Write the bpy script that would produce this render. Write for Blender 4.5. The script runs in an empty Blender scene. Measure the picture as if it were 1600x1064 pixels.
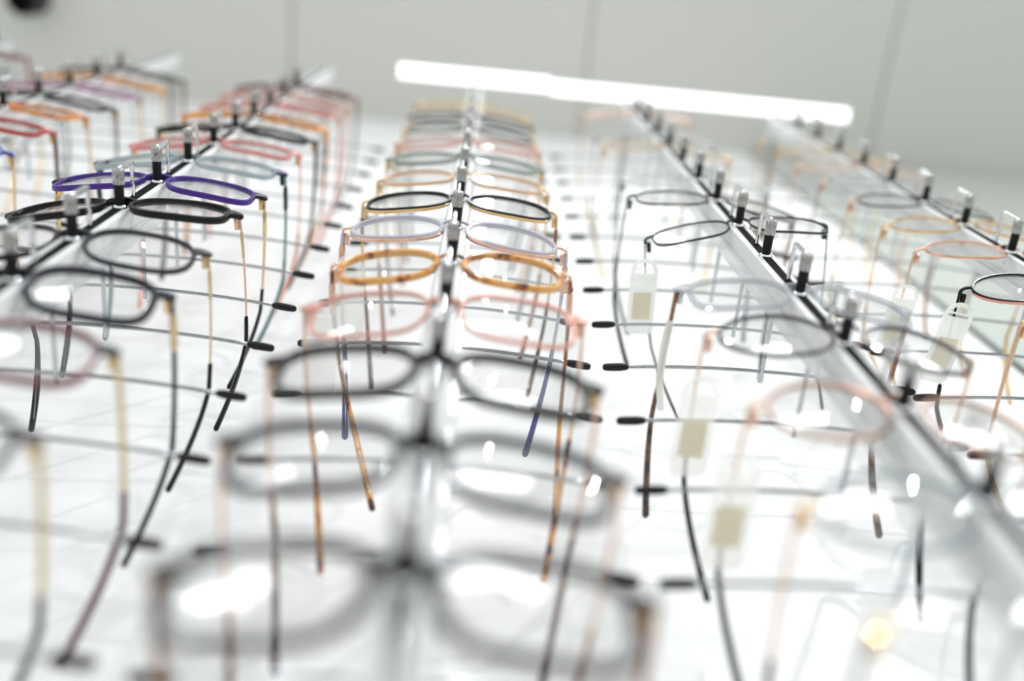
import bpy, bmesh, math, random
from math import sin, cos, pi, radians as RD
from mathutils import Vector, Matrix

# ------------------------------------------------------------------ camera, world, lights
# Local frame of the display wall: u across, v up the wall, w out of the wall.
# World: X = u, Y = -w, Z = v + Z0
Z0 = 1.55
WALL = -0.190           # w of the wall surface
CEIL = 1.42             # v of the ceiling
def W(u, v, w): return Vector((u, -w, v + Z0))
def Wd(u, v, w): return Vector((u, -w, v))
scene = bpy.context.scene
col = scene.collection

cam_d = bpy.data.cameras.new('camera'); cam = bpy.data.objects.new('camera', cam_d); col.objects.link(cam)
cr = Wd(0.9954870991, -0.0150282686, 0.0936994479)
cu = Wd(-0.0819504207, 0.3617200212, 0.9286779608)
cf = Wd(0.0478493881, 0.9321656384, -0.3588560416)
m = Matrix((cr, cu, -cf)).transposed().to_4x4(); m.translation = W(0.01137265, -0.62384561, 0.1441625)
cam.matrix_world = m
cam_d.sensor_width = 36.0; cam_d.lens = 35.02
cam_d.clip_start = 0.01; cam_d.clip_end = 60
cam_d.dof.use_dof = True; cam_d.dof.focus_distance = 0.66; cam_d.dof.aperture_fstop = 2.05
scene.camera = cam

wd = bpy.data.worlds.new('world'); scene.world = wd; wd.use_nodes = True
bg = wd.node_tree.nodes['Background']; bg.inputs[0].default_value = (0.95, 0.98, 1.0, 1); bg.inputs[1].default_value = 0.60

def area(name, u, v, w, sx, sy, power, target, colr=(1, 1, 1)):
    d = bpy.data.lights.new(name, 'AREA'); d.shape = 'RECTANGLE'; d.size = sx; d.size_y = sy; d.energy = power; d.color = colr
    o = bpy.data.objects.new(name, d); col.objects.link(o); o.location = W(u, v, w)
    o.rotation_euler = (W(*target) - W(u, v, w)).to_track_quat('-Z', 'Y').to_euler()
    return o
def spot(name, u, v, w, power, target, size=0.03, ang=70, colr=(1, 1, 1)):
    d = bpy.data.lights.new(name, 'SPOT'); d.energy = power; d.shadow_soft_size = size; d.spot_size = RD(ang); d.spot_blend = 0.4; d.color = colr
    o = bpy.data.objects.new(name, d); col.objects.link(o); o.location = W(u, v, w)
    o.rotation_euler = (W(*target) - W(u, v, w)).to_track_quat('-Z', 'Y').to_euler()
    return o
area('ceiling_panel_light', 0.30, 1.38, 2.0, 0.9, 0.42, 10, (0.30, 0.0, 1.9), (0.96, 0.98, 1.0))
area('ceiling_panel_light', -1.5, 1.38, 2.0, 0.9, 0.42, 9, (-1.5, 0.0, 1.9), (0.96, 0.98, 1.0))
area('ceiling_panel_light', 1.9, 1.38, 1.6, 0.9, 0.42, 12, (1.9, 0.0, 1.5), (0.96, 0.98, 1.0))
area('added_cap_highlight_strip', 0.0, 1.39, 0.80, 0.05, 0.9, 2.0, (0.0, 0.0, 0.84), (0.97, 0.98, 1.0))  # added lamp, shaped and placed so the middle rail's pin caps catch highlights
for k, (u_, w_, e_) in enumerate(((0.16, 1.35, 4.0), (1.05, 1.25, 22.0), (-0.55, 1.2, 2.5))):
    spot('ceiling_spot_light', u_, 1.36, w_, e_, (u_ * .4, -0.1, -0.15), 0.022)

scene.view_settings.view_transform = 'Standard'; scene.view_settings.look = 'None'
scene.view_settings.gamma = 1.0; scene.view_settings.use_curve_mapping = False
scene.view_settings.exposure = 0.95
scene.cycles.max_bounces = 14; scene.cycles.transparent_max_bounces = 48
scene.cycles.diffuse_bounces = 3; scene.cycles.glossy_bounces = 4; scene.cycles.sample_clamp_indirect = 6.0
scene.cycles.caustics_reflective = False; scene.cycles.caustics_refractive = False
scene.cycles.use_denoising = True

# ------------------------------------------------------------------ materials
MATS = {}
def s2l(c):
    return tuple((x / 12.92 if x <= 0.04045 else ((x + 0.055) / 1.055) ** 2.4) for x in [k / 255 for k in c])
def pbr(name, rgb, rough=0.4, metal=0.0, spec=0.5, coat=0.0, emit=0.0):
    if name in MATS: return MATS[name]
    mt = bpy.data.materials.new(name); mt.use_nodes = True
    b = mt.node_tree.nodes['Principled BSDF']; c = (*s2l(rgb), 1)
    b.inputs['Base Color'].default_value = c; b.inputs['Roughness'].default_value = rough; b.inputs['Metallic'].default_value = metal
    b.inputs['Specular IOR Level'].default_value = spec; b.inputs['Coat Weight'].default_value = coat
    if emit: b.inputs['Emission Color'].default_value = c; b.inputs['Emission Strength'].default_value = emit
    MATS[name] = mt; return mt
def clear(name, rgb, opac, rough=0.08):
    """thin clear plastic or coated glass: tinted see-through body, sharp fresnel gloss on top"""
    if name in MATS: return MATS[name]
    mt = bpy.data.materials.new(name); mt.use_nodes = True; nt = mt.node_tree; n = nt.nodes; L = nt.links
    n.remove(n['Principled BSDF']); out = n['Material Output']
    tr = n.new('ShaderNodeBsdfTransparent'); tr.inputs[0].default_value = (*[0.35 + 0.65 * x if opac > 0.2 else 0.96 for x in s2l(rgb)], 1)
    df = n.new('ShaderNodeBsdfDiffuse'); df.inputs[0].default_value = (*s2l(rgb), 1)
    gl = n.new('ShaderNodeBsdfGlossy'); gl.inputs['Roughness'].default_value = rough; gl.inputs[0].default_value = (1, 1, 1, 1)
    m1 = n.new('ShaderNodeMixShader'); m1.inputs[0].default_value = opac; L.new(tr.outputs[0], m1.inputs[1]); L.new(df.outputs[0], m1.inputs[2])
    lw = n.new('ShaderNodeLayerWeight'); lw.inputs[0].default_value = 0.5
    pw = n.new('ShaderNodeMath'); pw.operation = 'POWER'; L.new(lw.outputs['Facing'], pw.inputs[0]); pw.inputs[1].default_value = 5.0
    fr = n.new('ShaderNodeMath'); fr.operation = 'MULTIPLY_ADD'; L.new(pw.outputs[0], fr.inputs[0]); fr.inputs[1].default_value = 0.95; fr.inputs[2].default_value = 0.035
    m2 = n.new('ShaderNodeMixShader'); L.new(fr.outputs[0], m2.inputs[0]); L.new(m1.outputs[0], m2.inputs[1]); L.new(gl.outputs[0], m2.inputs[2])
    L.new(m2.outputs[0], out.inputs[0]); MATS[name] = mt; return mt
def frosted(name, rgb, clr=.22):
    mt = bpy.data.materials.new(name); mt.use_nodes = True; nt = mt.node_tree; n = nt.nodes; L = nt.links
    n.remove(n['Principled BSDF']); out = n['Material Output']; c = (*s2l(rgb), 1)
    d = n.new('ShaderNodeBsdfDiffuse'); d.inputs[0].default_value = c; t = n.new('ShaderNodeBsdfTranslucent'); t.inputs[0].default_value = c
    p_ = n.new('ShaderNodeBsdfTransparent'); a = n.new('ShaderNodeMixShader'); a.inputs[0].default_value = .5; L.new(d.outputs[0], a.inputs[1]); L.new(t.outputs[0], a.inputs[2])
    b = n.new('ShaderNodeMixShader'); b.inputs[0].default_value = clr; L.new(a.outputs[0], b.inputs[1]); L.new(p_.outputs[0], b.inputs[2]); L.new(b.outputs[0], out.inputs[0]); MATS[name] = mt; return mt
def tortoise(name, stops, scale=60, rough=0.15):
    if name in MATS: return MATS[name]
    mt = bpy.data.materials.new(name); mt.use_nodes = True; nt = mt.node_tree; n = nt.nodes; L = nt.links
    b = n['Principled BSDF']; tc = n.new('ShaderNodeTexCoord'); no = n.new('ShaderNodeTexNoise'); no.inputs['Scale'].default_value = scale
    no.inputs['Detail'].default_value = 2.0; no.inputs['Distortion'].default_value = 0.6
    rp = n.new('ShaderNodeValToRGB'); L.new(tc.outputs['Object'], no.inputs['Vector']); L.new(no.outputs[0], rp.inputs[0]); L.new(rp.outputs[0], b.inputs['Base Color'])
    e = rp.color_ramp.elements
    while len(e) < len(stops): e.new(0.5)
    for k, (p_, c_) in enumerate(stops): e[k].position = p_; e[k].color = (*s2l(c_), 1)
    b.inputs['Roughness'].default_value = rough; b.inputs['Coat Weight'].default_value = 0.4
    MATS[name] = mt; return mt

M = dict(
    chrome=pbr('chrome', (225, 227, 230), 0.12, 1.0), steel=pbr('brushed_steel', (172, 172, 170), 0.2, 1.0),
    wire=pbr('steel_wire', (158, 161, 165), 0.18, 1.0), silver=pbr('silver_metal', (190, 192, 196), 0.22, 1.0), gunmetal=pbr('gunmetal', (36, 38, 42), 0.32, 0.5),
    gold=pbr('gold_metal', (222, 190, 138), 0.22, 1.0), rose=pbr('rose_gold_metal', (226, 186, 164), 0.25, 1.0),
    bronze=pbr('bronze_metal', (150, 108, 82), 0.28, 0.9), copper=pbr('peach_metal', (222, 186, 154), 0.3, 0.7),
    black=pbr('black_acetate', (8, 8, 10), 0.28, 0, 0.3, 0.0), rubber=pbr('black_rubber', (16, 17, 18), 0.6, 0, 0.25),
    tiprub=pbr('tip_rubber', (22, 23, 25), 0.5, 0, 0.3), navy=pbr('navy_acetate', (16, 16, 34), 0.25, 0, 0.3, 0.0),
    slate=pbr('slate_acetate', (44, 45, 52), 0.25, 0, 0.35, 0.0), plum=pbr('plum_acetate', (92, 48, 60), 0.25),
    purple=pbr('purple_acetate', (70, 42, 134), 0.25, 0, 0.35, 0.0), red=pbr('red_acetate', (176, 58, 48), 0.2, 0, 0.5, 0.3),
    maroon=pbr('maroon_acetate', (104, 44, 44), 0.22, 0, 0.5, 0.3), brown=pbr('brown_acetate', (78, 46, 32), 0.22, 0, 0.5, 0.3),
    amberbrown=pbr('amber_brown_acetate', (146, 82, 34), 0.2, 0, 0.5, 0.3), teal=pbr('teal_grey_acetate', (112, 138, 142), 0.25),
    blue=pbr('blue_acetate', (66, 74, 142), 0.22), indigo=pbr('indigo_acetate', (40, 42, 92), 0.22), coral=pbr('coral_metal', (212, 154, 140), 0.3, 0.3),
    cream=pbr('cream_gold_metal', (214, 190, 146), 0.3, 0.75), pinkm=pbr('pink_metal', (232, 168, 148), 0.35, 0.45),
    darkplum=pbr('dark_plum_metal', (48, 42, 54), 0.3, 0.3), olive=pbr('olive_acetate', (74, 72, 60), 0.22),
    cpink=clear('clear_pink', (238, 164, 160), 0.60), cpale=clear('clear_pale_pink', (240, 190, 180), 0.42), cgrey=clear('clear_grey', (118, 118, 126), 0.6),
    crystal=clear('crystal_acetate', (226, 228, 232), 0.30), cblue=clear('clear_ice_blue', (196, 210, 216), 0.36), cgreen=clear('clear_sage', (150, 166, 156), 0.5),
    clilac=clear('clear_lilac', (220, 219, 232), 0.6), cmauve=clear('clear_mauve', (196, 150, 186), 0.6), cblack=clear('clear_smoke', (38, 38, 42), 0.8),
    lens=clear('coated_lens', (245, 248, 250), 0.035, 0.015), tag=frosted('frosted_tag', (250, 251, 248)), tagclear=frosted('clear_tag', (250, 250, 246), .62), sticker=pbr('cream_sticker', (240, 231, 205), 0.6),
    pad=clear('silicone_pad', (236, 236, 232), 0.35, 0.2),
    rail=pbr('white_satin_rail', (226, 227, 227), 0.6, 0, 0.2), lip=clear('clear_rail_lip', (240, 242, 243), 0.55, 0.1), slot=pbr('black_slot', (8, 8, 9), 0.8, 0, 0.1), post=pbr('grey_post', (196, 200, 204), 0.25, 0.8),
    wall=pbr('white_wall', (246, 247, 247), 0.45, 0, 0.3), glass=pbr('grey_back_painted_glass', (198, 204, 199), 0.08, 0, 0.5), edge=pbr('green_glass_edge', (38, 62, 54), 0.15),
    ceil=pbr('grey_ceiling', (211, 212, 206), 0.8, 0, 0.2), floor=pbr('pale_floor', (205, 203, 198), 0.4),
    bar=pbr('white_light_bar', (252, 253, 255), 0.4, 0, 0.5, 0, 0.85), spotblack=pbr('black_lamp_metal', (18, 20, 20), 0.4),
    tort=tortoise('honey_tortoiseshell', [(0.0, (40, 22, 16)), (0.37, (70, 36, 22)), (0.43, (190, 108, 40)), (0.50, (232, 168, 88)), (1.0, (246, 208, 150))], 75),
    amber=tortoise('amber_tortoiseshell', [(0.0, (30, 20, 14)), (0.38, (60, 36, 18)), (0.44, (206, 122, 24)), (0.6, (236, 158, 46)), (1.0, (242, 176, 70))], 80),
    orange=tortoise('orange_tortoiseshell', [(0.0, (120, 56, 16)), (0.42, (204, 110, 26)), (0.6, (230, 150, 50)), (1.0, (238, 176, 90))], 60),
    havana=tortoise('dark_havana', [(0.0, (16, 12, 12)), (0.48, (34, 22, 16)), (0.6, (108, 66, 28)), (1.0, (150, 96, 40))], 90),
    bluepat=tortoise('blue_marble', [(0.0, (22, 28, 70)), (0.45, (44, 58, 130)), (0.55, (120, 140, 200)), (1.0, (220, 224, 240))], 120),
    bluetip=tortoise('blue_tip_pattern', [(0.0, (40, 42, 96)), (0.5, (66, 72, 140)), (1.0, (110, 116, 176))], 90),
)
# ------------------------------------------------------------------ mesh helpers
def link(name, bm, mat, parent=None, smooth=True):
    me = bpy.data.meshes.new(name); bmesh.ops.recalc_face_normals(bm, faces=bm.faces[:]); bm.to_mesh(me); bm.free()
    o = bpy.data.objects.new(name, me); col.objects.link(o); me.materials.append(mat)
    if smooth:
        for f in me.polygons: f.use_smooth = True
        try: me.set_sharp_from_angle(angle=RD(42))
        except Exception: pass
    if parent: o.parent = parent
    return o
def thing(name, label, cat, group=None, mat=None):
    o = bpy.data.objects.new(name, None); col.objects.link(o); o.empty_display_size = 0.01
    o['label'] = label; o['category'] = cat
    if group: o['group'] = group
    if mat: o.matrix_world = mat
    return o
WALLROT = Matrix.Rotation(pi / 2, 4, 'X')      # (u,v,w) -> (u,-w,v)
def place(u, v, w, pitch=0, yaw=0, roll=0):
    return Matrix.Translation(W(u, v, w)) @ WALLROT @ Matrix.Rotation(roll, 4, 'Z') @ Matrix.Rotation(yaw, 4, 'Y') @ Matrix.Rotation(pitch, 4, 'X')

def box(bm, x0, x1, y0, y1, z0, z1, bev=0.0):
    r = bmesh.ops.create_cube(bm, size=1)
    for v in r['verts']:
        v.co = Vector((x0 + (v.co.x + .5) * (x1 - x0), y0 + (v.co.y + .5) * (y1 - y0), z0 + (v.co.z + .5) * (z1 - z0)))
    if bev: bmesh.ops.bevel(bm, geom=list({e for v in r['verts'] for e in v.link_edges}), offset=bev, segments=2, profile=0.5, affect='EDGES')
def sweep(bm, pts, size, closed=False, n=8, up=Vector((0, 0, 1)), ex=2.6, taper=0.55):
    """sweep a rounded section along pts; size = (a, b) half sizes or list of them; a is across (up x t), b along up"""
    pts = [Vector(p) for p in pts]; N = len(pts); rings = []
    for i, p in enumerate(pts):
        a, b = size[i] if isinstance(size, list) else size
        if closed: t = pts[(i + 1) % N] - pts[i - 1]
        else: t = pts[min(i + 1, N - 1)] - pts[max(i - 1, 0)]
        t.normalize(); s = up.cross(t)
        if s.length < 1e-5: s = Vector((1, 0, 0)).cross(t)
        s.normalize(); q = t.cross(s)
        ring = []
        for k in range(n):
            th = 2 * pi * (k + .5) / n; c_, s_ = cos(th), sin(th)
            x = math.copysign(abs(c_) ** (2 / ex), c_); y = math.copysign(abs(s_) ** (2 / ex), s_)
            ring.append(p + s * (x * a) + q * (y * b))
        rings.append((ring, p, t, max(a, b)))
    vr = []
    if not closed:   # rounded caps
        r0, p0, t0, m0 = rings[0]; r1, p1, t1, m1 = rings[-1]
        rings = [([p0 + (x - p0) * taper - t0 * m0 * 0.6 for x in r0],)] + rings + [([p1 + (x - p1) * taper + t1 * m1 * 0.6 for x in r1],)]
    vr = [[bm.verts.new(x) for x in r[0]] for r in rings]; R = len(vr)
    for i in range(R if closed else R - 1):
        A, B = vr[i], vr[(i + 1) % R]
        for k in range(n): bm.faces.new((A[k], A[(k + 1) % n], B[(k + 1) % n], B[k]))
    if not closed: bm.faces.new(vr[0]); bm.faces.new(list(reversed(vr[-1])))
def lathe(bm, prof, axis='z', n=20, at=(0, 0, 0)):
    at = Vector(at); vr = []
    for (r, h) in prof:
        ring = []
        for k in range(n):
            th = 2 * pi * k / n
            v = Vector((r * cos(th), r * sin(th), h))
            if axis == 'x': v = Vector((h, r * cos(th), r * sin(th)))
            ring.append(bm.verts.new(at + v))
        vr.append(ring)
    for A, B in zip(vr[:-1], vr[1:]):
        for k in range(n): bm.faces.new((A[k], A[(k + 1) % n], B[(k + 1) % n], B[k]))
    bm.faces.new(vr[0]); bm.faces.new(list(reversed(vr[-1])))
def bez(p0, p1, p2, n):
    p0, p1, p2 = Vector(p0), Vector(p1), Vector(p2)
    return [(1 - t) ** 2 * p0 + 2 * t * (1 - t) * p1 + t * t * p2 for t in [k / n for k in range(n + 1)]]
def sample(pts, n):
    """resample a polyline to n+1 equal steps"""
    pts = [Vector(p) for p in pts]; d = [0.0]
    for a, b in zip(pts[:-1], pts[1:]): d.append(d[-1] + (b - a).length)
    out = []; j = 0
    for k in range(n + 1):
        s = d[-1] * k / n
        while j < len(d) - 2 and d[j + 1] < s: j += 1
        f = (s - d[j]) / max(1e-9, d[j + 1] - d[j]); out.append(pts[j].lerp(pts[j + 1], min(1, f)))
    return out

# ------------------------------------------------------------------ setting
def struct(name, bm, mat, smooth=False):
    o = link(name, bm, mat, None, smooth); o['kind'] = 'structure'; return o
EDGE_U = 0.562
bm = bmesh.new(); box(bm, -3.2, EDGE_U, WALL - 0.02, 3.5, -Z0, CEIL)
def wbox(bm, u0, u1, v0, v1, w0, w1, bev=0): box(bm, u0, u1, -w1, -w0, v0 + Z0, v1 + Z0, bev)
bm.free(); bm = bmesh.new(); wbox(bm, -3.2, EDGE_U, -Z0, CEIL, WALL - 0.05, WALL); struct('wall_back', bm, M['wall'])
bm = bmesh.new(); wbox(bm, EDGE_U, 3.4, -Z0, CEIL, WALL - 0.05, WALL - 0.012); struct('wall_back', bm, M['wall'])
g = thing('glass_wall_panel', 'grey-green glass panel with dark green edge right of the white wall', 'wall panel')
bm = bmesh.new(); wbox(bm, EDGE_U + 0.002, 3.3, -1.2, CEIL - 0.02, WALL - 0.012, WALL + 0.003); link('pane', bm, M['glass'], g, False)
bm = bmesh.new(); wbox(bm, EDGE_U - 0.003, EDGE_U + 0.002, -1.2, CEIL - 0.02, WALL - 0.010, WALL + 0.0035); link('glass_edge', bm, M['edge'], g, False)
# ceiling made of boards with narrow joints running out from the wall
bm = bmesh.new(); xs = [-3.4, -2.62, -2.05, -1.53, -0.95, -0.374, 0.21, 0.81, 1.4, 2.0, 2.6, 3.5]
for a, b in zip(xs[:-1], xs[1:]): wbox(bm, a + 0.002, b - 0.002, CEIL, CEIL + 0.02, WALL - 0.06, 3.6)
wbox(bm, -3.5, 3.6, CEIL + 0.008, CEIL + 0.05, WALL - 0.07, 3.7); struct('ceiling', bm, M['ceil'])
bm = bmesh.new(); wbox(bm, -3.4, 3.5, -Z0 - 0.05, -Z0, WALL - 0.06, 3.6); struct('floor', bm, M['floor'])
# black can spotlight on the ceiling
t = thing('ceiling_spotlight', 'small black round spotlight on the grey ceiling at top left', 'spotlight')
t.location = W(-0.868, CEIL, -0.018)
bm = bmesh.new(); lathe(bm, [(0.031, 0.0), (0.031, -0.055), (0.026, -0.055), (0.022, -0.02), (0.0005, -0.018)], n=28); link('housing', bm, M['spotblack'], t)
bm = bmesh.new(); lathe(bm, [(0.021, -0.021), (0.020, -0.026), (0.0005, -0.028)], n=24); link('lamp_lens', bm, M['rubber'], t)

# ------------------------------------------------------------------ display rails with lock pins and arms
HP = 0.0255
def curve_arm(tl, tr):
    """wire from left tip to right tip passing the rail centre, drooping to both ends"""
    L = bez(tl, (tl[0] * .45, tl[1] * .35, 0.0006), (0, 0, 0), 8); R = bez((0, 0, 0), (tr[0] * .45, tr[1] * .35, 0.0006), tr, 8)
    return L + R[1:]
PROTO = {}
def make_rail(name, label, u, v0, v1, pins, arms, hl=0.092):
    t = thing(name, label, 'display rail', 'eyewear display rails'); t.matrix_world = place(u, 0, 0)
    bm = bmesh.new(); h = 0.0072
    box(bm, -h, h, v0, v1, -0.0405, -HP + 0.0006, 0.0006); link('rail_body', bm, M['rail'], t, False)
    bm = bmesh.new(); box(bm, -0.0028, 0.0028, v0 + .002, v1 - .002, -HP, -HP + 0.0012, 0.0); link('slot_strip', bm, M['slot'], t, False)
    bm = bmesh.new()
    for s in (-1, 1):
        box(bm, s * (h + .0012) - .0012, s * (h + .0012) + .0012, v0, v1, -0.0385, -0.0365)
        box(bm, s * (h - .0008) - .0014, s * (h - .0008) + .0014, v0, v1, -0.0485, -0.0405)
    link('rail_lip', bm, M['lip'], t, False)
    for k, e in enumerate((v0, v1)):      # stand-off brackets fixing the rail to the wall, at both ends
        s = 1 if k == 0 else -1
        bm = bmesh.new(); box(bm, -0.004, 0.004, e + s * .012 - .004, e + s * .012 + .004, WALL, -0.0405, 0.0005); link('wall_bracket', bm, M['steel'], t, False)
    for i, v in pins:
        first = 'pin' not in PROTO
        if first:
            PROTO['pin'] = {}
            bm = bmesh.new(); lathe(bm, [(0.0029, -0.0245), (0.0030, -0.0240), (0.0030, -0.0095), (0.0027, -0.0090)], n=20); PROTO['pin']['p'] = link('lock_pin', bm, M['rubber'])
            bm = bmesh.new(); lathe(bm, [(0.0034, -0.0100), (0.0036, -0.0096), (0.0036, -0.0010), (0.0034, -0.0005), (0.0030, 0.0), (0.0027, 0.0001)], n=24); PROTO['pin']['c'] = [link('cap', bm, M['steel'])]
            bm = bmesh.new(); lathe(bm, [(0.0046, -0.0258), (0.0046, -0.0246), (0.0037, -0.0232), (0.0031, -0.0230)], n=20); PROTO['pin']['c'].append(link('collar', bm, M['chrome']))
            bm = bmesh.new()
            P = bez((0, 0.0022, -0.0012), (0, 0.0120, -0.0012), (0, 0.0220, -0.0010), 4) + bez((0, 0.0232, -0.0012), (0, 0.0248, -0.0014), (0, 0.0248, -0.0038), 4) + [Vector((0, 0.0249, -0.012)), Vector((0, 0.0250, -0.0262))]
            sweep(bm, P, (0.0019, 0.0010), n=10, up=Vector((1, 0, 0)) , ex=4)
            PROTO['pin']['c'].append(link('lock_bracket', bm, M['chrome']))
            o = PROTO['pin']['p']; cs = PROTO['pin']['c']
            for c in cs: c.parent = o
        else:
            o = PROTO['pin']['p'].copy(); col.objects.link(o)
            cs = []
            for c in PROTO['pin']['c']:
                d = c.copy(); col.objects.link(d); d.parent = o
        o.parent = t; o.location = (0, v, 0)
    for j, a in enumerate(arms):
        v, (dl, dr) = a
        tl = (-hl, dl[0], dl[1]); tr = (hl, dr[0], dr[1])
        P = curve_arm(tl, tr)
        bm = bmesh.new(); sweep(bm, P, (0.0011, 0.0011), n=8, up=Vector((0, 1, 0)), ex=2)
        o = link('support_arm', bm, M['wire'], t); o.location = (0, v, -0.0915)
        for q, pq in ((P[0], P[1]), (P[-1], P[-2])):
            d = (q - pq).normalized()
            bm = bmesh.new(); sweep(bm, [q - d * 0.0005, q + d * 0.003, q + d * 0.009, q + d * 0.0135], [(0.0021, 0.0021), (0.0026, 0.0026), (0.0026, 0.0026), (0.0023, 0.0023)], n=12, up=Vector((0, 1, 0)), ex=2, taper=.6)
            link('rubber_tip', bm, M['tiprub'], o)
        bm = bmesh.new(); lathe(bm, [(0.0012, -0.0075), (0.0014, -0.007), (0.0014, 0.0400), (0.0013, 0.0535)], n=12); link('support_post', bm, M['post'], o)
    return t
ds = -0.0045
def arms_for(pins, dv, dw=ds, tilt=0.0):
    return [(v + dv, ((-tilt, dw), (tilt, dw))) for i, v in pins]
def pinrow(v0, sp, n, first=0): return [(i, v0 - sp * i) for i in range(first, n)]
RAILS = {
 'LL': (-0.622, 0.7200, .0745, 18), 'FL': (-0.4167, 0.5901, .0748, 17), 'L': (-0.2095, 0.5827, .0741, 17), 'C': (0.0, 0.5600, .0786, 15), 'R': (0.2053, 0.6430, .0793, 16), 'FR': (0.4076, 0.6367, .0796, 16)}
RL = {'LL': 'slim white display rail cut off by the left picture edge', 'FL': 'white display rail second from the left, under dark and amber eyeglasses',
      'L': 'white display rail holding the purple and black eyeglasses', 'C': 'white display rail in the middle, holding the honey tortoiseshell eyeglasses',
      'R': 'white display rail with mostly thin wire and crystal eyeglasses', 'FR': 'white display rail farthest right, beside the grey glass panel'}
TOP = {'LL': .75, 'FL': .795, 'L': .805, 'C': .738, 'R': .738, 'FR': .742}
PV = {}
for k, (u, v0, sp, n) in RAILS.items():
    pins = pinrow(v0, sp, n); PV[k] = dict(pins)
    make_rail('display_rail', RL[k], u, -0.72, TOP[k], pins, arms_for(pins, 0.040 if k != 'C' else 0.037, tilt=0.0), 0.079 if k == 'C' else 0.0885)

# two white light bars across the rail tops
def light_bar(label, u0, u1, v, mounts, q=0.0):
    t = thing('light_bar', label, 'light bar'); t.location = W(0, v, 0)
    bm = bmesh.new(); box(bm, u0, u1, 0.0035 + q, 0.0205 + q, -0.005, 0.009, 0.0008); link('diffuser', bm, M['bar'], t, False)
    for s in (u0 + .0002, u1 - .0002):
        bm = bmesh.new(); box(bm, s - .0015, s + .0015, 0.0040 + q, 0.0200 + q, -0.0045, 0.0085, 0.0004); link('end_cap', bm, M['rail'], t, False)
    for s in mounts:
        bm = bmesh.new(); box(bm, s - .006, s + .006, 0.0200, 0.0255, -0.009, 0.004, 0.0004); link('mount', bm, M['rail'], t, False)
light_bar('short white light bar at the top, above the middle rail', -0.104, 0.0975, 0.742, (0.0,))
light_bar('long white light bar at the top right, reaching past the right rails', 0.0995, 0.505, 0.740, (.2053, .4076), .003)

# ------------------------------------------------------------------ eyeglasses
def outline(shape, A, B, n=56):
    """half outline of a lens for the right-hand (x>0 outward) eye, centred; nasal side is -x"""
    out = []
    for k in range(n):
        th = 2 * pi * k / n; c, s = cos(th), sin(th)
        if shape == 'round': e = 2.0
        elif shape == 'oval': e = 2.25
        elif shape == 'rect': e = 3.4
        elif shape == 'cat': e = 2.8
        else: e = 2.7
        x = A / 2 * math.copysign(abs(c) ** (2 / e), c); y = B / 2 * math.copysign(abs(s) ** (2 / e), s)
        fx = (x / (A / 2) + 1) / 2         # 0 nasal .. 1 temporal
        if shape in ('rect', 'cat', 'soft', 'oct'):
            if y < 0: x += (1 - fx) * (-y / (B / 2)) * 0.10 * A        # nasal cut at the bottom
        if shape == 'cat': y += (0.16 * B * fx ** 2 if y > 0 else 0.07 * B * fx)
        if shape == 'pilot':
            if y < 0: x += (1 - fx) * (-y / (B / 2)) * 0.12 * A; y *= 1.05
        if shape == 'oct':
            lim = 0.62
            q = abs(x) / (A / 2) + abs(y) / (B / 2)
            if q > 1.55: x *= 1.55 / q; y *= 1.55 / q
        out.append(Vector((x, y)))
    return out
WR = 0.30
def zwrap(x): return -(x * x) / (2 * WR)
rnd = random.Random(7)
PANT = {('C', 12): 10, ('C', 11): 9, ('C', 10): 9, ('C', 9): 14, ('C', 8): 9, ('C', 7): 6, ('C', 6): 5, ('C', 5): 4, ('L', 12): 12, ('L', 11): 14, ('L', 10): 15, ('L', 9): 12, ('L', 8): 0, ('L', 7): 1,
        ('R', 12): 9, ('R', 11): 9, ('R', 10): 9, ('R', 9): 7, ('R', 7): 5, ('R', 6): 4, ('FR', 9): 6, ('FR', 8): 8, ('FR', 7): 1, ('FR', 6): 3}
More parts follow.
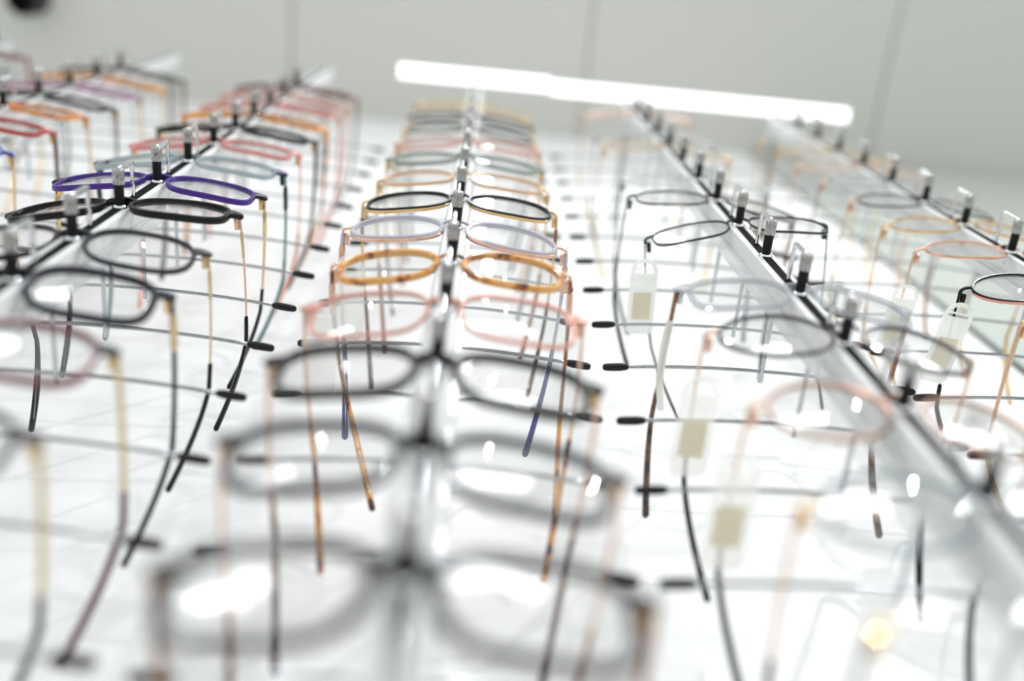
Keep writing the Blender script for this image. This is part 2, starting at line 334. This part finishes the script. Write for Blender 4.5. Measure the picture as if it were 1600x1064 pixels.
def eyeglasses(colk, idx, label, shape='rect', A=.052, B=.037, rim='black', rw=.0017, rd=.0017, low=None, temple='black', tip='black', hinge='gold', tt=(.0008, .0016),
               tipsz=None, kind='full', bridge='acetate', dbl=.0140, pads=False, yaw=None, roll=None, pant=None, dv=0.0, dw=0.0, du=0.0, drop=.047, tin=(.014, .014), tiplen=.058, lens=True, ext=.0055, name='eyeglasses', mid=None, straight=.082, endm=None, tdrop=0.0):
    u = RAILS[colk][0]; v = PV[colk][idx]; A *= 1.07
    yaw = rnd.uniform(-2.5, 2.5) if yaw is None else yaw; roll = rnd.uniform(-1.5, 1.5) if roll is None else roll
    pant = PANT.get((colk, idx), -3 if colk in ('L', 'FL', 'LL') and idx <= 4 else 0 if colk in ('L', 'FL') else 3) if pant is None else pant
    root = thing('eyeglasses', label, 'eyeglasses', 'eyeglasses on the display rails', place(u + du, v + 0.0050 + dv, -0.0232 + dw, 0, RD(yaw), RD(roll)))
    ca, sa = cos(RD(pant)), sin(RD(pant))
    def T(x, y, z): return Vector((x, y * ca - z * sa, y * sa + z * ca))
    cx = dbl / 2 + A / 2 + rw; yb = 0.28 * B        # bridge sits above the lens middle
    rm = M[rim]
    o2 = outline(shape, A, B)
    fb = bmesh.new(); lowb = bmesh.new() if low else None
    rims = []
    for s in (-1, 1):
        P = []
        for q in o2:
            x = s * (cx + q.x); y = q.y - yb; P.append(T(x, y, zwrap(x)))
        if s < 0: P = list(reversed(P))
        up = T(0, 0, 1)
        if kind == 'full': sweep(fb, P, (rw, rd), closed=True, n=8, up=up, ex=3.2 if rw > .0012 else 2)
        elif kind == 'half':
            H = [p_ for p_, q in zip(P, (o2 if s > 0 else list(reversed(o2)))) if q.y > -0.12 * B]
            # order the open run starting at one end
            seq = [(q, p_) for q, p_ in zip((o2 if s > 0 else list(reversed(o2))), P)]
            st = next(i for i in range(len(seq)) if seq[i][0].y > -0.12 * B and seq[i - 1][0].y <= -0.12 * B)
            seq = seq[st:] + seq[:st]; H = [p_ for q, p_ in seq if q.y > -0.12 * B]
            sweep(fb, H, (rw, rd), n=8, up=up, ex=3.0)
        if low:
            seq = [(q, p_) for q, p_ in zip((o2 if s > 0 else list(reversed(o2))), P)]
            lim = 0.10 * B
            st = next(i for i in range(len(seq)) if seq[i][0].y < lim and seq[i - 1][0].y >= lim)
            seq = seq[st:] + seq[:st]
            H = [p_ + up * 0.0 - T(0, 1, 0) * (rw * .55) - up * rd * .55 for q, p_ in seq if q.y < lim]
            sweep(lowb, H, (rw * .9, rd * .75), n=8, up=up, ex=3.0)
    # bridge
    if bridge != 'acetate': fb_main, fb = fb, bmesh.new()
    xb = dbl / 2 + rw * .6
    if bridge == 'acetate':
        P = [T(x, y, zwrap(x) + z) for x, y, z in ((-xb - .0015, -.0015, 0), (-xb * .62, .0004, .0009), (0, .0012, .0014), (xb * .62, .0004, .0009), (xb + .0015, -.0015, 0))]
        P = sample(P, 10); sweep(fb, P, (max(.0019, rw * 1.15), rd * 1.05), n=8, up=T(0, 0, 1), ex=3)
    else:
        P = [T(x, y, z) for x, y, z in ((-xb - .001, -.0005, -.0004), (-xb * .7, .0004, .0012), (0, .0008, .0020), (xb * .7, .0004, .0012), (xb + .001, -.0005, -.0004))]
        P = sample(P, 12); sweep(fb, P, (.0010, .0010), n=8, up=T(0, 0, 1), ex=2)
        if bridge == 'double':
            P = [T(x, y + B * .2, z) for x, y, z in ((-xb - .002, 0, -.0004), (0, .0012, .0012), (xb + .002, 0, -.0004))]
            sweep(fb, sample(P, 8), (.0009, .0009), n=8, up=T(0, 0, 1), ex=2)
    if bridge != 'acetate': link('bridge', fb, M[hinge] if kind == 'rimless' else rm, root); fb = fb_main
    # end pieces
    yh = 0.16 * B - yb if shape in ('round', 'oval') else 0.30 * B - yb
    xo = cx + A / 2 * (0.99 if shape in ('round', 'oval') else 0.975) + (rw if kind == 'full' else 0)
    for s in (-1, 1):
        x1 = s * (xo + ext)
        if bridge == 'acetate':
            x0 = s * (xo - .0014); hz = zwrap(xo)
            P = [T(x0, yh - .0006, zwrap(x0)), T(s * (xo + ext * .35), yh, hz - .0003), T(s * (xo + ext * .8), yh, hz - .0009), T(s * (xo + ext * 1.15), yh, hz - .0016)]
            P = sample(P, 6); sz = [(rd * (.98 - .1 * i / 6), .0046 - .0022 * (i / 6) ** .7) for i in range(7)]
        else:
            x0 = s * (xo - .0012); sz = (.0010, .0013)
            P = sample([T(x0, yh, zwrap(x0) - .0002), T(s * (xo + ext * .45), yh, zwrap(xo) - .0006), T(s * (xo + ext * .9), yh, zwrap(xo) - .0022), T(x1, yh, zwrap(xo) - .0052)], 7)
        eb = bmesh.new(); sweep(eb, P, sz, n=8, up=Vector((0, 1, 0)), ex=3); link('end_piece', eb, M[endm] if endm else (M[hinge] if bridge != 'acetate' else rm), root)
    if len(fb.verts): link('front_frame', fb, rm, root)
    else: fb.free()
    if low: link('lower_rim', lowb, M[low], root)
    # lenses
    if lens:
        for s in (-1, 1):
            bm = bmesh.new(); rg = []; NR = 5; rad = 0.14
            for side in (0, 1):
                lay = []
                for r in range(1, NR + 1):
                    f = r / NR * (1.0 if kind != 'full' else 0.985); ring = []
                    for q in o2:
                        x = s * (cx + q.x * f); y = q.y * f - yb
                        z = zwrap(cx) + (zwrap(s * (cx + q.x)) - zwrap(cx)) * f + (0.0010 + (B * B / 4 - (q.y * f) ** 2 - (q.x * f) ** 2 * .5) / (2 * rad)) * (1) - side * .0016 - 0.0006
                        ring.append(bm.verts.new(T(x, y, z)))
                    lay.append(ring)
                c0 = bm.verts.new(T(s * cx, -yb, zwrap(cx) + 0.0010 + (B * B / 4) / (2 * rad) - side * .0016 - .0006))
                nn = len(o2)
                for k in range(nn):
                    fv = (c0, lay[0][k], lay[0][(k + 1) % nn]); bm.faces.new(fv)
                for a, b in zip(lay[:-1], lay[1:]):
                    for k in range(nn): bm.faces.new((a[k], b[k], b[(k + 1) % nn], a[(k + 1) % nn]))
                rg.append(lay[-1])
            for k in range(len(o2)): bm.faces.new((rg[0][k], rg[1][k], rg[1][(k + 1) % len(o2)], rg[0][(k + 1) % len(o2)]))
            link('lens', bm, M['lens'], root)
    # nose pads
    if pads or bridge != 'acetate':
        for s in (-1, 1):
            bm = bmesh.new()
            wr = [T(s * (xb + .0012), -.007, -.001), T(s * (xb - .0005), -.0085, -.0045), T(s * (xb - .0018), -.0100, -.0065)]
            sweep(bm, sample(wr, 5), (.0005, .0005), n=6, up=Vector((0, 1, 0)), ex=2); link('pad_arm', bm, M[hinge], root)
            bm = bmesh.new(); bmesh.ops.create_uvsphere(bm, u_segments=12, v_segments=8, radius=1)
            for v_ in bm.verts: v_.co = T(s * (xb - .0022) + v_.co.x * .0014 + s * v_.co.y * -.0008, -.0108 + v_.co.y * .0058, -.0074 + v_.co.z * .0030 )
            link('nose_pad', bm, M['pad'], root)
    # hinges and temples
    for si, s in enumerate((-1, 1)):
        xh = s * (xo + ext); e = T(xh, yh, zwrap(xo) - (.0030 if bridge == 'acetate' else .0052))
        ti = tin[si]
        bm = bmesh.new(); a = e + Vector((0, 0, -.0005))
        box(bm, a.x - s * .0026 - .0012, a.x - s * .0026 + .0018, a.y - .0016, a.y + .0016, a.z - .0065, a.z + .0010, .0004); lathe(bm, [(.0011, -.0022), (.0011, .0022)], axis='z', n=10, at=(a.x - s * .0022, a.y, a.z - .001)); link('hinge', bm, M[hinge], root)
        z0 = e.z - .0008
        st = [Vector((e.x, e.y, z0)), Vector((e.x + s * .0006, e.y - tdrop * .4, z0 - straight * .5)), Vector((e.x - s * ti * .25, e.y - tdrop, z0 - straight))]
        bend = st[-1]
        mid_ = bend + Vector((-s * ti * .25, -.012 - tdrop * .1, -.022)); end = bend + Vector((-s * ti * .8, -drop - .004, -.040))
        tipp = bez(bend, mid_, end, 10)
        path = bez(st[0], st[1], st[2], 10)
        a_, b_ = tt
        n1 = len(path)
        sz = [(a_, b_ * (1.15 - .25 * i / (n1 - 1))) for i in range(n1)]
        if tiplen > 0.07:     # temple tip colour starts before the bend
            pass
        bm = bmesh.new(); sweep(bm, path + tipp[1:3], sz + [(a_, b_ * .85)] * 2, n=8, up=Vector((0, 1, 0)), ex=2.8); tm = link('temple', bm, M[temple], root)
        ts = tipsz or (max(.0013, a_ * 1.1), max(.0017, b_ * 1.0)); ts = (ts[0] * 1.22, ts[1])
        bm = bmesh.new(); kk = len(tipp)
        full = path[-3:] + tipp[1:]
        if tiplen < .05: full = tipp[1:]
        kk = len(full)
        sweep(bm, full, [(ts[0] * (0.85 + .35 * i / (kk - 1)), ts[1] * (0.85 + .5 * math.sin(pi * min(1, i / (kk - 1) * .85)) ** 2)) for i in range(kk)], n=8, up=Vector((0, 1, 0)), ex=2.4)
        link('temple_tip', bm, M[tip], tm)
        if mid:
            bm = bmesh.new(); sweep(bm, path[1:4], (a_ * 1.5, b_ * 1.7), n=8, up=Vector((0, 1, 0)), ex=3); link('temple_plate', bm, M[mid], tm)
    return root
WIRE = dict(rw=.0007, rd=.0009, bridge='wire', tt=(.0007, .0009), ext=.005)
ACE = dict(rw=.0014, rd=.0020, tt=(.0014, .0024), tipsz=(.0014, .0025))
G = eyeglasses
# middle rail, near to far
G('C', 12, 'blurred smoky grey eyeglasses nearest the camera on the middle rail', 'rect', .054, .038, 'cblack', temple='bronze', tip='slate', **{**ACE, 'rw': .0022})
G('C', 11, 'dark grey eyeglasses with tan flecks, second nearest on the middle rail', 'rect', .055, .038, 'slate', low=None, temple='rose', tip='bronze', bridge='acetate', rw=.0017, rd=.0024, tt=(.0008, .0012))
G('C', 10, 'black rimmed eyeglasses just nearer than the coral pink pair on the middle rail', 'rect', .054, .037, 'black', rw=.0018, rd=.0024, temple='rose', tip='havana', tt=(.0009, .0016))
G('C', 9, 'coral pink eyeglasses just nearer than the honey tortoiseshell pair', 'rect', .054, .038, 'coral', rw=.0012, rd=.0014, temple='rose', tip='tort', tt=(.0009, .0013), bridge='acetate', pads=True, hinge='rose')
G('C', 8, 'honey tortoiseshell eyeglasses with rose metal corners on the middle rail', 'oct', .052, .036, 'tort', rw=.0018, rd=.0022, temple='amberbrown', tip='tort', hinge='rose', bridge='wire', tt=(.0012, .0022), yaw=-3, dbl=.012, tin=(.030, .004), drop=.058, mid='rose', tipsz=(.0013, .0020), ext=.006)
G('C', 7, 'milky lilac eyeglasses with rose gold lower rims, behind the honey tortoiseshell pair', 'oval', .054, .038, 'clilac', rw=.0015, rd=.0018, low='rose', temple='clilac', tip='bluetip', hinge='rose', bridge='wire', tt=(.0013, .0022), mid='rose', roll=-3.0, ext=.0065)
G('C', 6, 'glossy black eyeglasses with gold lower rims on the middle rail', 'oct', .055, .036, 'black', dbl=.011, yaw=-2, rw=.0013, rd=.0016, low='gold', temple='gold', tip='havana', bridge='wire', tt=(.0009, .0014), mid='amberbrown')
G('C', 5, 'peach brown metal eyeglasses just behind the black and gold pair', 'oval', .051, .036, 'copper', rw=.0011, rd=.0016, temple='gold', tip='amberbrown', bridge='wire', tt=(.0009, .0014), hinge='gold', roll=-2)
G('C', 4, 'clear sage green eyeglasses behind the peach brown metal pair', 'oval', .050, .036, 'cgreen', temple='gold', tip='cgreen', hinge='gold', rw=.0015, rd=.0016, tt=(.0009, .0014))
G('C', 3, 'clear pale pink eyeglasses behind the clear sage green pair', 'rect', .051, .035, 'cpale', temple='gold', tip='cpale', hinge='gold', rw=.0015, rd=.0016, tt=(.0009, .0014))
G('C', 2, 'grey metal eyeglasses with gold corners, third from the top of the middle rail', 'soft', .051, .037, 'gunmetal', rw=.0009, rd=.0012, bridge='wire', temple='gold', tip='black', hinge='gold', tt=(.0009, .0014))
G('C', 1, 'translucent grey eyeglasses, second from the top of the middle rail', 'rect', .050, .036, 'cgrey', temple='silver', tip='cgrey', rw=.0016, rd=.0016, tt=(.0009, .0014))
G('C', 0, 'pale gold eyeglasses right under the short light bar', 'rect', .050, .036, 'cream', rw=.0014, rd=.0016, temple='silver', tip='cgrey', tt=(.0009, .0014))
# rail left of the middle, near to far
G('L', 12, 'dark slate blue eyeglasses cut off by the left edge, low in the picture', 'rect', .053, .036, 'slate', temple='cream', tip='darkplum', hinge='cream', **{**ACE, 'tt': (.0012, .0018)})
G('L', 11, 'plum red eyeglasses with dark grey corners and cream temples at left edge', 'rect', .054, .037, 'maroon', temple='cream', tip='plum', hinge='cream', endm='slate', **{**ACE, 'tt': (.0012, .0018), 'rw': .0016})
G('L', 10, 'navy eyeglasses with bold dark rims and striped gold hinge at left', 'rect', .054, .037, 'navy', temple='black', tip='navy', hinge='gold', mid='cream', **{**ACE, 'rw': .0019, 'rd': .0022, 'tt': (.0011, .0020), 'tipsz': (.0012, .0021)})
G('L', 9, 'slate grey eyeglasses with bare cream hinge, between the navy and the black pairs', 'soft', .054, .038, 'slate', temple='cream', tip='black', hinge='cream', rw=.0013, rd=.0017, tt=(.0006, .0009), tipsz=(.0012, .0019), mid='cream')
G('L', 8, 'solid black browline eyeglasses with thin rose gold temples, in sharp focus', 'cat', .054, .034, 'black', yaw=-5, temple='rose', tip='black', hinge='rose', rw=.0014, rd=.0024, tt=(.0006, .0008), tipsz=(.0012, .0020), mid='cream')
G('L', 7, 'purple eyeglasses with dark corners and gold hinges in sharp focus', 'rect', .054, .036, 'purple', temple='gold', tip='navy', hinge='gold', endm='navy', rw=.0014, rd=.0020, tt=(.0008, .0016), tipsz=(.0012, .0022), low=None, mid='gold', tiplen=.08)
G('L', 6, 'clear ice blue eyeglasses behind the purple pair', 'rect', .054, .036, 'cblue', temple='teal', tip='teal', hinge='gunmetal', endm='indigo', tt=(.0010, .0018), rw=.0014, rd=.0020, mid='gunmetal')
G('L', 5, 'clear pink eyeglasses with thin gold hinges, nearer than the all-black pair', 'rect', .052, .036, 'cpink', temple='pinkm', tip='pinkm', hinge='gold', rw=.0013, rd=.0019, tt=(.0007, .0012))
G('L', 4, 'flat black eyeglasses with thick black temples between pink and amber pairs', 'rect', .053, .036, 'black', temple='black', tip='black', **ACE)
G('L', 3, 'amber and black tortoiseshell eyeglasses behind the flat black pair', 'rect', .052, .036, 'amber', temple='amber', tip='amber', **ACE)
G('L', 2, 'rose pink eyeglasses just behind the amber and black tortoiseshell pair', 'rect', .053, .036, 'cpink', temple='cpink', tip='cpink', **ACE)
G('L', 1, 'pale pink eyeglasses, second from the top beside the middle rail', 'rect', .052, .036, 'cpale', temple='cpale', tip='cpale', **ACE)
G('L', 0, 'dark maroon and grey eyeglasses at the top, beside the middle rail', 'rect', .053, .036, 'maroon', temple='olive', tip='olive', **ACE)
# second rail from the left
G('FL', 6, 'blue marbled eyeglasses with gold hinge cut by the left edge', 'rect', .053, .035, 'bluepat', temple='gold', tip='navy', hinge='gold', rw=.0013, rd=.0019, tt=(.0008, .0012))
G('FL', 5, 'red eyeglasses with dark brown temples at the left edge', 'rect', .053, .036, 'red', temple='havana', tip='havana', **ACE)
G('FL', 4, 'orange tortoiseshell eyeglasses with peach temples at the left edge', 'rect', .053, .036, 'orange', temple='copper', tip='copper', rw=.0014, rd=.0020, tt=(.0009, .0014))
G('FL', 3, 'thin black eyeglasses with black and gold temples behind the orange pair', 'rect', .053, .036, 'black', temple='havana', tip='black', rw=.0016, rd=.0018, tt=(.0012, .0020))
G('FL', 2, 'mauve pink eyeglasses with dark corners, behind the thin black pair', 'rect', .053, .036, 'cmauve', temple='cream', tip='cream', rw=.0013, rd=.0018, tt=(.0009, .0014))
G('FL', 1, 'amber speckled eyeglasses, second from the top at far left', 'rect', .053, .036, 'amber', temple='cream', tip='cream', rw=.0013, rd=.0018, tt=(.0009, .0014))
G('FL', 0, 'dark olive eyeglasses, topmost on the second rail from the left', 'rect', .053, .036, 'olive', temple='olive', tip='olive', **ACE)
# rail cut off by the left edge
G('LL', 1, 'dark red eyeglasses peeking in at the far top left edge', 'rect', .053, .036, 'maroon', temple='maroon', tip='maroon', **ACE)
# rail right of the middle, near to far
G('R', 13, 'gold rimless eyeglasses nearest the camera, low on the right', 'soft', .051, .038, 'gold', kind='rimless', temple='darkplum', tip='darkplum', hinge='gold', pant=9, **WIRE)
G('R', 12, 'ice blue wire eyeglasses just nearer than the round bronze wire pair', 'round', .050, .043, 'teal', temple='rose', tip='havana', hinge='gold', **{**WIRE, 'rw': .0009, 'rd': .0011})
G('R', 11, 'round bronze wire eyeglasses just nearer than the plum wire pair', 'round', .049, .042, 'bronze', temple='rose', tip='slate', hinge='rose', **{**WIRE, 'rw': .0009, 'rd': .0012})
G('R', 10, 'round dark plum wire eyeglasses with a bright lens glare', 'round', .053, .040, 'darkplum', dw=.005, temple='rose', tip='black', hinge='rose', **{**WIRE, 'rw': .0010, 'rd': .0013})
G('R', 9, 'crystal clear eyeglasses with brown temple in a white paper sleeve', 'rect', .052, .037, 'crystal', temple='amberbrown', tip='havana', hinge='silver', tin=(-.006, .006), **{**ACE, 'rw': .0017, 'tt': (.0012, .0021)})
G('R', 7, 'slim dark wire eyeglasses with ball hinges, in sharp focus at right', 'rect', .052, .031, 'gunmetal', temple='gunmetal', tip='black', hinge='gunmetal', tipsz=(.0008, .0010), yaw=-9, roll=2, **{**WIRE, 'tt': (.0005, .0006), 'rw': .0008})
G('R', 6, 'thin black wire eyeglasses behind the slim pair with ball hinges', 'soft', .054, .035, 'black', temple='black', tip='black', hinge='gunmetal', **WIRE)
G('R', 5, 'rimless grey eyeglasses behind the thin black wire pair', 'soft', .051, .036, 'silver', kind='rimless', temple='gunmetal', tip='cgrey', hinge='silver', **WIRE)
G('R', 3, 'fine gold wire eyeglasses halfway up the rail right of the middle', 'soft', .051, .037, 'gold', temple='gold', tip='cream', hinge='gold', **WIRE)
G('R', 2, 'fine silver wire eyeglasses behind the fine gold wire pair', 'soft', .051, .037, 'silver', temple='silver', tip='cgrey', hinge='silver', **WIRE)
G('R', 0, 'rose gold wire eyeglasses right under the long light bar', 'soft', .052, .038, 'rose', temple='gold', tip='cream', hinge='rose', **{**WIRE, 'rw': .0010, 'rd': .0014})
# farthest right rail
G('FR', 9, 'peach gold wire eyeglasses cut off by the right edge', 'soft', .050, .038, 'copper', temple='copper', tip='cream', hinge='gold', **{**WIRE, 'tt': (.0010, .0016)})
G('FR', 8, 'navy topped eyeglasses with engraved pink side rims at the right edge', 'round', .053, .040, 'navy', low='pinkm', temple='black', tip='black', hinge='black', **{**WIRE, 'rw': .0009, 'rd': .0013})
G('FR', 7, 'round rose gold wire eyeglasses in sharp focus at far right', 'round', .053, .041, 'rose', temple='copper', tip='cream', hinge='rose', **{**WIRE, 'rd': .0012})
G('FR', 6, 'round pale gold wire eyeglasses behind the sharp rose gold pair', 'round', .049, .040, 'gold', temple='copper', tip='cream', hinge='gold', **{**WIRE, 'rd': .0012})
G('FR', 5, 'dark silver wire eyeglasses with copper hinge at far right', 'oval', .050, .039, 'gunmetal', temple='copper', tip='cream', hinge='rose', **WIRE)
G('FR', 4, 'bright silver wire eyeglasses with rose hinge at far right', 'oval', .050, .039, 'silver', temple='bronze', tip='bronze', hinge='rose', **WIRE)
G('FR', 3, 'rosy copper wire eyeglasses, fourth from the top at far right', 'soft', .050, .037, 'rose', temple='rose', tip='rose', hinge='rose', **WIRE)
G('FR', 2, 'yellow gold wire eyeglasses, third from the top at far right', 'soft', .050, .037, 'gold', temple='gold', tip='gold', hinge='gold', **WIRE)
G('FR', 1, 'rimless gold eyeglasses, second from the top at far right', 'soft', .050, .037, 'gold', kind='rimless', temple='gold', tip='cream', hinge='gold', **WIRE)

# ------------------------------------------------------------------ hang tags on the temples
def hang_tag(label, u, v, w, wd_=.020, ln=.058, yaw=0, roll=0, sticker=True, lean=0, mat='tag'):
    """flat tag standing out from the wall: its width along u, its length along w, facing down the wall"""
    t = thing('hang_tag', label, 'price tag', 'hang tags on the temples', place(u, v, w) @ Matrix.Rotation(RD(roll), 4, 'Y') @ Matrix.Rotation(RD(lean), 4, 'X') @ Matrix.Rotation(RD(yaw), 4, 'Z'))
    bm = bmesh.new(); h = wd_ / 2; th = .0003
    prof = [Vector((h * cos(a), 0, -h + h * sin(a))) for a in [pi * k / 20 for k in range(21)]] + [Vector((-h, 0, -ln + .003)), Vector((-h + .003, 0, -ln)), Vector((h - .003, 0, -ln)), Vector((h, 0, -ln + .003))]
    # slots cut through the rounded head
    def loop(pts, y): return [bm.verts.new((p_.x, y, p_.z)) for p_ in pts]
    def slot(z, sw, sh): return [Vector((sw * cos(a) if abs(cos(a)) > .99 else (sw - sh) * math.copysign(1, cos(a)) + sh * cos(a), 0, z + sh * sin(a))) for a in [2 * pi * k / 16 for k in range(16)]]
    holes = [slot(-h * .95, h * .72, .0011), [Vector((h * .62 * cos(a), 0, -h * .72 + h * .42 * sin(a))) for a in [pi * k / 10 for k in range(11)]]]
    loops = [prof] + holes
    for y in (-th, th):
        edges = []
        for lp in loops:
            vs = loop(lp, y)
            for a, b in zip(vs, vs[1:] + vs[:1]): edges.append(bm.edges.new((a, b)))
        bmesh.ops.triangle_fill(bm, use_beauty=True, use_dissolve=False, edges=edges, normal=(0, 1, 0))
    link('tag_plate', bm, M[mat], t, False)
    if sticker:
        bm = bmesh.new(); box(bm, -h * .66, h * .66, -th - .00025, -th, -ln * .80, -ln * .44); link('sticker', bm, M['sticker'], t, False)
    return t
hang_tag('white slotted tag hanging from the navy and pink eyeglasses', .338, -.006, -.041, roll=8)
hang_tag('white slotted tag hanging from the sharp rose gold eyeglasses', .332, .066, -.052, roll=4)
hang_tag('white tag with cream sticker on the slim dark wire eyeglasses', .137, .066, -.050, roll=-3)
hang_tag('large white tag with cream sticker under the plum wire eyeglasses', .134, -.160, -.045, mat='tagclear')
hang_tag('large white tag with tan sticker under the bronze wire eyeglasses', .134, -.245, -.045, mat='tagclear')
hang_tag('blank white tag hanging from the honey tortoiseshell eyeglasses', -.072, -.085, -.048, sticker=False, mat='tagclear')
hang_tag('blank white tag hanging from the milky lilac eyeglasses', -.066, -.004, -.045, sticker=False, mat='tagclear')
# white paper sleeve round the brown temple of the crystal eyeglasses
t = thing('paper_sleeve', 'white paper sleeve wrapped round the brown temple at the right', 'paper sleeve', mat=place(.1325, -.066, -.052))
bm = bmesh.new(); sweep(bm, [(.0005, 0, 0), (-.0008, -.001, -.016), (-.001, -.003, -.034), (.001, -.008, -.050)], [(.0019, .0040), (.0021, .0046), (.0021, .0046), (.0018, .0042)], n=12, up=Vector((0, 1, 0)), ex=3, taper=.95)
link('sleeve_body', bm, M['tag'], t)
